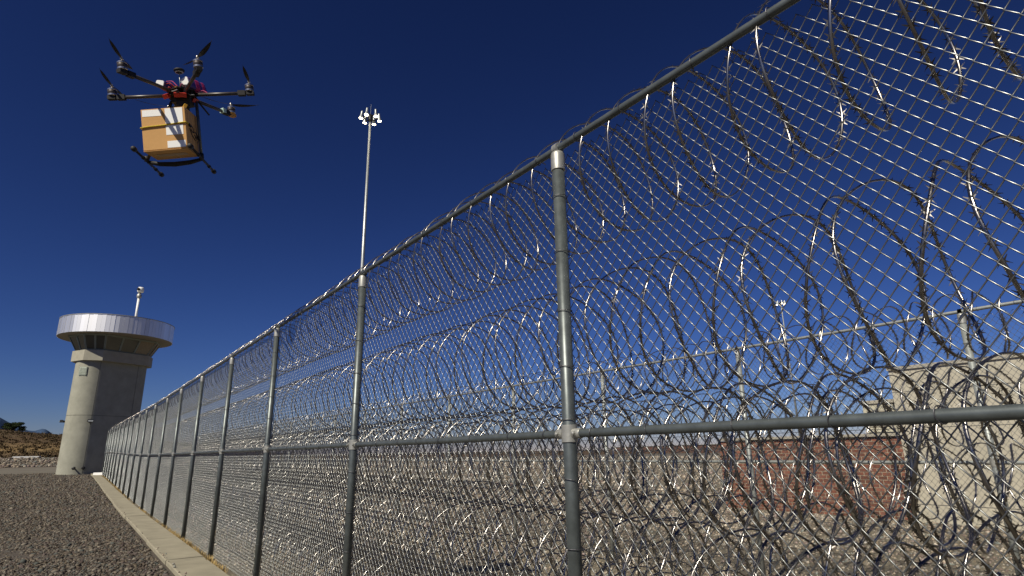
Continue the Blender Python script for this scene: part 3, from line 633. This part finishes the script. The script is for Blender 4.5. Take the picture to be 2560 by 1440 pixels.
# camera mast on the roof
ca = math.radians(-33.40); base = np.array([63.0 * math.sin(ca), 63.0 * math.cos(ca)])
cm_ = empty('surveillance_camera', (base[0], base[1], 13.27)); tag(cm_, 'white camera mast with a domed head standing on the tower roof', 'security camera')
MB().tube([(0, 0, -.05), (0, 0, 2.75)], .10, 12).build('pole', WHITE, cm_, True); q = MB(); q.lathe([(.30, 0), (.30, .06), (.13, .08)], 14); q.build('base_plate', WHITE, cm_)
q = MB(); q.lathe([(.14, 2.7), (.2, 2.75), (.2, 3.0), (.14, 3.05), (.12, 3.2)], 14); q.build('collar', GALV_BRIGHT, cm_, True)
q = MB(); q.lathe([(.11, 3.2), (.25, 3.25), (.28, 3.45), (.28, 3.60), (.20, 3.72), (.01, 3.75)], 16, (.05, 0, 0)); q.build('camera_dome', WHITE, cm_, True)
q = MB(); q.lathe([(.12, 0), (.14, .1), (.01, .16)], 12, (.05, 0, 3.48), [[1, 0, 0], [0, 0, -1], [0, 1, 0]]); q = q.build('camera_lens', BLACK, cm_, True); q.location = (0, -.26, 0)

# ------------------------------------------------------------------ high mast lights
LAMP = emit('lit_lamp', (1.0, 0.86, 0.62), 14.0); MASTM = mat('mast_steel', (0.34, 0.36, 0.36), 0.42, .6, .12, 2)
def high_mast(x, y, z0, ztop, label, lit=True):
    t = empty('high_mast_light', (x, y, z0)); tag(t, label, 'light mast', 'high mast floodlights'); H = ztop - z0
    MB().tube([(0, 0, 0), (0, 0, H * .5), (0, 0, H - .6)], [.21, .15, .085], 16).build('pole', MASTM, t, True)
    q = MB(); q.lathe([(.55, 0), (.55, .05), (.33, .07), (.33, .4)], 18); q.build('base_plate', MASTM, t)
    q = MB(); ring = [(.50 * math.cos(a), .50 * math.sin(a), H - .75) for a in np.linspace(0, 2 * math.pi, 25)]; q.tube(ring, .045, 8, False)
    for a in np.arange(6) * math.pi / 3: q.tube([(.10 * math.cos(a), .10 * math.sin(a), H - .72), (.50 * math.cos(a), .50 * math.sin(a), H - .75)], .035, 8)
    q.lathe([(.2, H - 1.0), (.2, H - .5), (.1, H - .4)], 12); q.build('lowering_ring', DARKMET, t)
    MB().tube([(0, 0, H - .4), (0, 0, H + .55)], .012, 6).build('lightning_rod', MASTM, t)
    for i in range(6):
        a = i * math.pi / 3 + .35; ax_ = np.array([math.cos(a), math.sin(a), 0]); c = ax_ * .74 + np.array([0, 0, H - .72])
        tilt = np.array([-ax_[0] * .12, -ax_[1] * .12, 1.0]); tilt /= np.linalg.norm(tilt); xx = np.cross([0, 0, 1], tilt); xx /= np.linalg.norm(xx); Rl = np.array([xx, np.cross(tilt, xx), tilt]).T
        b = MB(); b.lathe([(.08, .50), (.10, .44), (.10, .14), (.13, .05), (.185, -.14), (.20, -.20), (.185, -.20), (.16, -.12)][::-1], 16, c, Rl); b.tube([ax_ * .49 + np.array([0, 0, H - .75]), c + tilt * .2], .03, 6)
        fo = b.build('floodlight', MASTM, t, True); fo.data.materials
        b = MB(); b.lathe([(.012, -.222), (.10, -.215), (.155, -.195), (.155, -.19), (.01, -.18)], 16, c, Rl); b.build('lens', LAMP, fo, True)
    return t
def at(az, d): a = math.radians(az); return d * math.sin(a), d * math.cos(a)
x, y = at(-14.95, 45.0); high_mast(x, y, -.2, 29.5, 'very tall light mast with six lit floodlights rising behind the near fence')
x, y = at(25.2, 120.0); high_mast(x, y, .1, 28.6, 'distant light mast seen small through the mesh above the inner fence')

# ------------------------------------------------------------------ buildings behind the inner fence
TAN = mat('tan_stucco', (0.41, 0.38, 0.305), 0.92, 0, .09, 0.9, .25, 70); COPING = mat('metal_coping', (0.40, 0.37, 0.30), .55, .3)
tb = empty('tan_building', mw=fmat(7.10, 18.05, -.34)); tag(tb, 'plain tan building with a flat roof behind the inner fence on the right', 'building')
Ht = 3.96
for k in range(6):   # wall panels about 2.4 m wide with a fine joint
    MB().box((1.2 + k * 2.4, -4.0 + 3.9, Ht / 2), (2.394, .2, Ht)).build('wall_panel', TAN, tb)
MB().box((7.2, -4.2, Ht / 2 - .02), (14.36, 7.98, Ht - .04)).build('wall', TAN, tb)
MB().box((7.2, -.1, Ht + .045), (14.44, .3, .09)).build('coping', COPING, tb)
BR1 = mat('red_brick', (0.135, 0.050, 0.032), .9, 0, 0, 5, .3, 60, col2=(0.20, 0.078, 0.050), coords='Object'); MORT = mat('mortar', (0.36, 0.30, 0.22), .95, 0, .1, 10)
for mm_ in (BR1,):
    n = mm_.node_tree; b = n.nodes['Principled BSDF']; oi = n.nodes.new('ShaderNodeObjectInfo'); hv = n.nodes.new('ShaderNodeHueSaturation'); mr = n.nodes.new('ShaderNodeMapRange'); mr.inputs['To Min'].default_value = .65; mr.inputs['To Max'].default_value = 1.3
    n.links.new(oi.outputs['Random'], mr.inputs['Value']); n.links.new(mr.outputs[0], hv.inputs['Value']); src = b.inputs['Base Color'].links[0].from_socket; n.links.new(src, hv.inputs['Color']); n.links.new(hv.outputs[0], b.inputs['Base Color'])
BR2 = mat('red_brick_rows', (0.135, 0.050, 0.032), .9, 0, 0, 5, .3, 60, col2=(0.20, 0.078, 0.050), island=.3)
BL = 5.85; BH = 2.24
bb = empty('brick_building', mw=fmat(7.16 + BL, 18.35, -.34)); tag(bb, 'low red brick building beside the tan one, behind the inner fence', 'building')
wall = MB().box((BL / 2, -1.6, BH / 2 - .02), (BL - .02, 3.16, BH - .04)).build('wall', MORT, bb)
MB().box((BL / 2, -1.58, BH + .02), (BL + .06, 3.3, .08)).build('coping', COPING, bb)
bw, bh, jn = .220, .084, .020; rows = int(BH / (bh + jn)); rr = random.Random(3)
bme = MB().box((0, 0, 0), (bw, .05, bh)).me('brick'); bme.materials.append(BR1); bme_h = MB().box((0, 0, 0), (bw / 2 - jn / 2, .05, bh)).me('brick'); bme_h.materials.append(BR1)
rest = MB(); cnt = 0; todo = []
for rw in range(rows):
    xx = 0.0 if rw % 2 == 0 else -(bw + jn) / 2
    while xx < BL - .02:
        a0, a1 = max(0, xx), min(BL, xx + bw)
        if a1 - a0 > .04: todo.append((a0, a1, rw))
        xx += bw + jn
todo.sort(key=lambda b: -(b[0] + .02 * b[2]))      # nearest end first
for (a0, a1, rw) in todo:
    c = ((a0 + a1) / 2, -.036 + rr.uniform(-.003, .004), .02 + rw * (bh + jn) + bh / 2)
    if cnt < 300 and abs((a1 - a0) - bw) < 1e-6: link('brick', bme, None, bb, loc=c); cnt += 1
    else: rest.box(c, (a1 - a0, .05, bh))
o = rest.build('brick', BR2, bb); o['kind'] = 'stuff'
# roof unit
ru = empty('rooftop_unit', mw=fmat(8.25, 20.1, BH - .34 + .06)); tag(ru, 'pale boxy vent unit on the roof of the brick building, by the tan wall', 'rooftop unit')
MB().box((0, 0, .48), (.86, .7, .84)).build('housing', mat('unit_paint', (.40, .38, .30), .7, 0, .06, 4), ru); MB().box((0, 0, .96), (.96, .8, .10)).build('lid', COPING, ru); MB().box((0, 0, .03), (.9, .74, .06)).build('curb', DARKMET, ru)
MB().tube([(.60, .1, -.02), (.60, .1, 1.5)], .06, 10).build('vent_pipe', DARKMET, ru)
for i in range(5): MB().box((-.02, .36, .25 + i * .11), (.6, .03, .05)).build('slat', COPING, ru)
# far brick block down the yard
FARB = mat('far_brick', (0.10, 0.05, 0.036), .9, 0, 0, 2.0, .3, 8, col2=(0.16, 0.08, 0.055), detail=10)
fb = empty('brick_building'); (x1, y1), (x2, y2) = at(19.5, 150.0), at(9.3, 235.0); dv = np.array([x2 - x1, y2 - y1]); Lf = np.linalg.norm(dv); an = math.atan2(dv[1], dv[0]); fb.location = (x1, y1, -.1); fb.rotation_euler = (0, 0, an)
tag(fb, 'long low dark red brick block far down the yard', 'building')
MB().box((Lf / 2, -3, 1.2), (Lf, 6, 2.6)).build('wall', FARB, fb); MB().box((Lf / 2, -3, 2.55), (Lf + .3, 6.3, .12)).build('roof', COPING, fb)
for i in range(9): MB().box((3 + i * (Lf - 6) / 8, .02, 1.25), (1.4, .06, .7)).build('window', GLASS, fb)
# small concrete block at the fence end
P = FP(S0 + 18 * BAY + .2, 1.95); o = MB().box((0, 0, .12), (.75, .45, .26), None, .9).build('concrete_block', WHITE); o.location = (P[0], P[1], float(zg(P[0], P[1]))); tag(o, 'small white concrete block at the far end of the strip, by the last post', 'concrete block')

# ------------------------------------------------------------------ drone
DK = 1.65                                      # a heavy lift hexacopter about a metre and a half across
DC = np.array([-2.32481205, 3.65320168, 2.48688644]) * DK + np.array([0, 0, EYE])
DM = np.array([[0.9768413978427642, -0.18945167325535933, -0.09944318458950853], [0.1671153551025279, 0.9657811826101752, -0.19834103308446627], [0.1336163970084262, 0.17712924890262233, 0.97507532408203]])
Dm = (Matrix(DM.tolist()) * DK).to_4x4(); Dm.translation = Vector(DC)
drone = empty('drone', mw=Dm); tag(drone, 'six armed drone in flight carrying the strapped cardboard box', 'drone')
CARB = mat('carbon_tube', (0.045, 0.038, 0.034), .38, 0, .25, 30); MOTOR = mat('motor_metal', (.50, .48, .45), .3, .9); WIND = mat('motor_winding', (.06, .05, .05), .5, .5)
REDP = mat('red_board', (.42, .025, .015), .5); PURP = mat('purple_wrap', (.07, .04, .20), .45); MAG = mat('magenta_strap', (.40, .02, .12), .6); YEL = mat('yellow_plug', (.65, .36, .03), .5); ORG = mat('orange_mount', (.60, .27, .03), .5)
Rm = .45; RZ = lambda a: np.array([[math.cos(a), -math.sin(a), 0], [math.sin(a), math.cos(a), 0], [0, 0, 1]])
# centre plates
pl = MB(); hexo = lambda r, a0=.5236: [(r * math.cos(a0 + i * math.pi / 3), r * math.sin(a0 + i * math.pi / 3)) for i in range(6)]
for z in (-.022, .014): pl.prism(hexo(.105), z, z + .003)
for i in range(6): pl.tube([(.085 * math.cos(i * 1.047 + .52), .085 * math.sin(i * 1.047 + .52), -.022), (.085 * math.cos(i * 1.047 + .52), .085 * math.sin(i * 1.047 + .52), .016)], .005, 8)
pl.build('centre_plate', BLACK, drone)
bd = MB(); bd.box((-.01, 0, .028), (.09, .12, .03), RZ(.2)); bd.box((-.055, .045, .04), (.05, .04, .035), RZ(.5)); bd.box((.03, -.03, .035), (.04, .05, .04)); bd.box((0, 0, -.045), (.12, .10, .045)); bd.box((.0, -.01, -.082), (.08, .09, .04), RZ(.3))
bd.build('electronics_stack', BLACK, drone)
for (x, y, a, w) in ((-.085, -.065, -.5, .045), (-.012, -.083, .15, .036), (.026, -.078, .35, .042), (.07, .02, 1.1, .04), (-.03, .08, .2, .04)):
    Rx = RZ(a) @ np.array([[1, 0, 0], [0, .8, -.6], [0, .6, .8]]); es = MB().box((x, y, -.030), (w, .022, .030), Rx).build('speed_controller', REDP, drone)
for (x, y, z) in ((-.022, -.062, .022), (.035, -.085, -.115)): MB().box((x, y, z), (.020, .018, .030), RZ(.6) @ np.array([[.9, 0, .43], [0, 1, 0], [-.43, 0, .9]])).build('power_plug', YEL, drone)
# cables
for i, (pts, m_) in enumerate(([[(-.09, -.05, .065), (-.05, -.075, .060), (-.025, -.068, .03)], REDP], [[(-.085, -.045, .085), (-.045, -.05, .085), (-.01, -.06, .04)], MAG], [[(-.06, -.08, .0), (-.03, -.10, -.012), (.0, -.09, .005)], mat('grey_cable', (.25, .25, .25), .5)], [[(.09, .02, .03), (.13, .03, .045), (.16, .02, .02)], MAG], [[(-.075, -.06, .02), (-.06, -.085, .03), (-.04, -.07, .01), (-.06, -.06, .0)], REDP], [[(.0, -.05, .03), (.02, -.07, .06), (.035, -.05, .04), (.03, -.06, .0)], MAG], [[(.05, -.06, -.01), (.07, -.07, -.03), (.09, -.05, -.02)], bpy.data.materials['grey_cable']])):
    P = np.array(pts); t = np.linspace(0, len(P) - 1, 14); Q = np.stack([np.interp(t, range(len(P)), P[:, j]) for j in range(3)], -1); Q[1:-1] = (Q[:-2] + Q[1:-1] * 2 + Q[2:]) / 4; MB().tube(Q, .0032, 6).build('cable', m_, drone, True)
# batteries: rounded packs with white ends
def battery(c, d, R):
    b = MB(); n = 16; w, h = d[0] / 2, d[2] / 2; prof = [(w * math.copysign(abs(math.cos(t)) ** .45, math.cos(t)), h * math.copysign(abs(math.sin(t)) ** .45, math.sin(t))) for t in np.linspace(0, 2 * math.pi, n, endpoint=False)]
    def slice_(y0, y1, k=1.0):
        V = [np.asarray(R) @ np.array([x * k, y, z * k]) + c for y in (y0, y1) for x, z in prof]; q = MB(); q.add(V, [[i, n + i, n + (i + 1) % n, (i + 1) % n] for i in range(n)] + [list(range(n)), [n + i for i in range(n)][::-1]]); return q
    L = d[1]; o = slice_(-L / 2, L / 2).build('battery', PURP, drone); slice_(-L / 2 - .006, -L / 2 - .0005, .93).build('end_cap', WHITE, o); slice_(-L * .12, L * .10, 1.03).build('strap', MAG, o); slice_(L * .28, L * .42, 1.02).build('wrap_band', MAG, o)
battery(np.array([-.098, .0, .062]), (.066, .13, .052), RZ(-.35) @ np.array([[.96, 0, .27], [0, 1, 0], [-.27, 0, .96]])); battery(np.array([.072, .03, .075]), (.066, .15, .085), RZ(-.5) @ np.array([[.97, 0, -.25], [0, 1, 0], [.25, 0, .97]]))
# GPS mast
MB().tube([(0, -.04, .02), (0, -.035, .155)], .0028, 8).build('gps_mast', GALV_BRIGHT, drone, True)
q = MB(); q.lathe([(.02, .150), (.022, .158), (.034, .160), (.036, .170), (.030, .176), (.01, .177)], 18, (0, -.035, 0)); q.build('gps_puck', BLACK, drone, True); q = MB(); q.lathe([(.026, .152), (.027, .158), (.012, .1585)], 16, (0, -.035, -.001)); q.build('gps_base', mat('bare_alloy', (.55, .52, .42), .4, .5), drone, True)
# arms, motors, propellers; blade angle per arm
blade_dir = [(-.15, -.39), None, (.10, -.24), (.10, -.25), (-.3, -.2), (-.10, -.24)]
angs = [0, math.pi / 3, 2 * math.pi / 3, math.pi, 4 * math.pi / 3, 5 * math.pi / 3]
spin = {0: math.atan2(-.36, .02), 1: math.atan2(-.5, -.9), 2: .4, 3: math.atan2(-.244, .02), 4: math.atan2(-.24, .02), 5: math.atan2(-.20, .17)}
for i, a in enumerate(angs):
    d = np.array([math.cos(a), math.sin(a), 0]); sd = np.array([-math.sin(a), math.cos(a), 0]); R = RZ(a)
    arm = MB().tube([d * .06, d * (Rm + .005)], .0125, 14).build('arm', CARB, drone, True)
    b = MB(); b.box(d * (Rm - .055) + [0, 0, 0], (.05, .034, .034), R); b.build('arm_clamp', BLACK, arm)
    mo = MB(); mo.box(d * (Rm + .004) + [0, 0, -.002], (.050, .036, .024), R); mount = mo.build('motor_mount', ORG if i == 1 else BLACK, arm)
    if i == 1: MB().box(d * (Rm - .085) + [0, 0, .004], (.03, .036, .034), R).build('marker_tape', mat('pale_green_tape', (.5, .68, .6), .6), arm)
    mt = MB(); mt.lathe([(.026, .010), (.029, .013), (.029, .024), (.027, .0255)], 20, d * Rm); mt.lathe([(.0275, .050), (.0295, .052), (.0295, .060), (.018, .067), (.006, .069)], 20, d * Rm); m_ = mt.build('motor', MOTOR, drone, True); shade_auto(m_, 40)
    q = MB(); q.lathe([(.0265, .025), (.0285, .028), (.0285, .048), (.0265, .0505)], 20, d * Rm); q.build('winding', WIND, m_, True)
    q = MB(); q.lathe([(.006, .068), (.006, .078), (.010, .079), (.010, .088), (.003, .098)], 12, d * Rm); q.build('shaft', MOTOR, m_, True)
    # two bladed propeller, twisted and tapered, with a little coning
    pr = MB(); rp = .215
    for sg in (1, -1):
        ca_, sa_ = math.cos(spin[i]) * sg, math.sin(spin[i]) * sg; e = np.array([ca_, sa_, 0]); f = np.array([-sa_, ca_, 0]); V = []
        for t in np.linspace(0.03, 1, 12):
            ch = .030 * (math.sin(math.pi * min(1, t * .95 + .12)) ** .55) * (1.0 if t < .9 else .75) * (.45 + .55 * min(1, t * 4)); pit = .42 * (1 - t) + .14; c0 = d * Rm + np.array([0, 0, .0835 + .030 * t * t]) + e * rp * t
            for (u_, v_) in ((-.42, 0), (-.1, .0022), (.55, .0006), (-.1, -.0008)): V.append(c0 + f * (ch * u_ * math.cos(pit)) + np.array([0, 0, -ch * u_ * math.sin(pit) + v_]))
        pr.add(V, [[k * 4 + j, k * 4 + (j + 1) % 4, k * 4 + 4 + (j + 1) % 4, k * 4 + 4 + j] for k in range(11) for j in range(4)] + [[3, 2, 1, 0], [44, 45, 46, 47]])
    pr.build('propeller', BLACK, m_)
# landing gear
gz = -.452
for sx_, x0_, x1_ in ((-1, -.256, -.304), (1, .090, .066)):
    lg = MB(); leg_top = np.array([-.085 if sx_ < 0 else .078, .03, -.03]); pm_ = np.array([(x0_ + x1_) / 2, .045, gz])
    L_ = lg.tube([leg_top, pm_], .0105, 12).build('landing_leg', GALV if sx_ > 0 else CARB, drone, True)
    s0 = np.array([x0_, -.225, gz]); s1 = np.array([x1_, .365, gz]); sk = MB().tube([s0, s1], .0085, 10).build('skid', BLACK, L_, True)
    for q_ in (s0, s1): ff = MB(); ff.tube([q_ - (s1 - s0) * .03, q_ - (s1 - s0) * .02, q_ + (s1 - s0) * .03, q_ + (s1 - s0) * .04], [.012, .017, .017, .012], 12); ff.build('foam_foot', BLACK, L_, True)
    for f_ in (.32, .78): c_ = s0 * (1 - f_) + s1 * f_; d_ = (s1 - s0) * .02; MB().tube([c_ - d_, c_ + d_], .0125, 10).build('clamp', BLACK, L_, True)
    MB().tube([pm_ + [0, 0, 0], pm_ + np.array([0, 0, .035])], .016, 12).build('tee_joint', BLACK, L_, True)
MB().tube([(-.28, .06, gz), (-.2, .055, gz - .022), (-.1, .05, gz - .03), (.0, .05, gz - .022), (.075, .06, gz)], [.012, .016, .018, .016, .012], 10).build('cross_bar', BLACK, drone, True)
MB().tube([(.085, .05, -.03), (.13, .13, -.10)], .006, 8).build('antenna', BLACK, drone, True)

# cardboard box hung under the drone (its own thing)
BX = np.array([-.091, -.029]); bwid, bdep, bhei = .289, .19, .295; yaw = -.10
bm_ = Dm @ Matrix.Translation(Vector((BX[0], BX[1] + .01, -.135 - bhei))) @ Matrix.Rotation(yaw, 4, 'Z')
CARD = mat('kraft_cardboard', (.58, .325, .115), .85, 0, .07, 3.0, .12, 30); PAPER = mat('blank_white_label', (.88, .88, .86), .55); TAPE = mat('packing_tape', (.42, .27, .12), .3)
box = empty('cardboard_box', mw=bm_); tag(box, 'brown cardboard box with blank white labels hanging under the drone', 'cardboard box')
b = MB(); b.box((0, 0, bhei / 2 + .002), (bwid, bdep, bhei - .004)); bo = b.build('carton', CARD, box)
bv = bo.modifiers.new('b', 'BEVEL'); bv.width = .003; bv.segments = 2
MB().box((0, -bdep / 2 + .0, .0008 - .0015), (bwid, .002, .003)).build('bottom_flap', CARD, box)
for y_ in (-.25, .25): MB().box((0, y_ * bdep * .98, -.0015), (bwid * .99, bdep * .485, .003)).build('bottom_flap', CARD, box)
MB().box((0, 0, -.004), (bwid * .7, .05, .0012)).build('packing_tape', TAPE, box)
yf = -bdep / 2 - .0008
def lab(x0_, x1_, z0_, z1_, rot=0.0):
    o = MB().box((0, 0, 0), ((x1_ - x0_) * bwid, .0010, (z1_ - z0_) * bhei)).build('paper_label', PAPER, box, loc=(((x0_ + x1_) / 2 - .5) * bwid, yf, (z0_ + z1_) / 2 * bhei)); o.rotation_euler = (0, rot, 0)
lab(.03, .46, .82, .975, .01); lab(.545, .945, .62, .985, .0); lab(.545, .935, .345, .575, .012); lab(.555, .965, .04, .20, .008)
# corrugation creases on the right end
for yy in (-.3, -.05, .22, .38): MB().box((bwid / 2 + .0004, yy * bdep, bhei / 2), (.0012, .002, bhei * .98)).build('crease', TAPE, box)
# bungee cord
cord = empty('bungee_cord', mw=bm_ @ Matrix.Translation(Vector((0, 0, bhei * .57)))); tag(cord, 'yellow bungee cord wrapped round the cardboard box with black hooks', 'bungee cord')
YC = mat('yellow_cord', (.62, .47, .03), .7); 
n = 240; t = np.linspace(0, 1, n); path = np.stack([-bwid / 2 - .006 + t * (bwid + .010), np.full(n, -bdep / 2 - .0055), -.004 + .018 * t + .001 * np.sin(t * 9)], -1); path = np.concatenate([[(-bwid / 2 - .007, bdep / 2, -.03), (-bwid / 2 - .007, 0, -.012), (-bwid / 2 - .007, -bdep / 2 + .002, -.005)], path, [(bwid / 2 + .006, -bdep / 2 + .006, .014), (bwid / 2 + .007, -bdep / 2 + .03, .010)]])
MB().tube(path, .0042 + .0007 * np.sin(np.arange(len(path)) * 1.6), 8, True).build('cord', YC, cord)
hk = lambda pts, r_, m_, nm: MB().tube(pts, r_, 8).build(nm, m_, cord, True)
xr = bwid / 2 + .010
hk([(xr, -bdep / 2 + .026, .011), (xr, -bdep / 2 + .055, .002)], .0075, BLACK, 'hook_sleeve')
hk([(xr, -bdep / 2 + .05 + .03 * (1 - math.cos(a)) / 2 * 1.6, -.004 + .02 * math.sin(a) - .012 * (1 - math.cos(a)) / 2) for a in np.linspace(0, 5.6, 16)], .0026, BLACK, 'hook')
hk([(xr + .004, -bdep / 2 + .09 + .035 * (1 - math.cos(a)) / 2 * 1.6, -.032 + .020 * math.sin(a) - .018 * (1 - math.cos(a)) / 2) for a in np.linspace(0, 5.6, 16)], .0026, BLACK, 'hook')
hk([(xr + .005, -bdep / 2 + .14, -.040), (xr + .008, -bdep / 2 + .172, -.062)], .0080, BLACK, 'hook_sleeve')
hk([(xr + .008, -bdep / 2 + .170, -.060), (xr + .004, bdep / 2 + .01, -.068), (0, bdep / 2 + .007, -.05), (-bwid / 2, bdep / 2 + .006, -.03)], .0042, YC, 'cord')
hk([(xr - .007, -bdep / 2 + .05, -.01), (xr - .006, -bdep / 2 + .085, -.055), (xr - .006, -bdep / 2 + .13, -.075)], .0022, BLACK, 'loose_string')
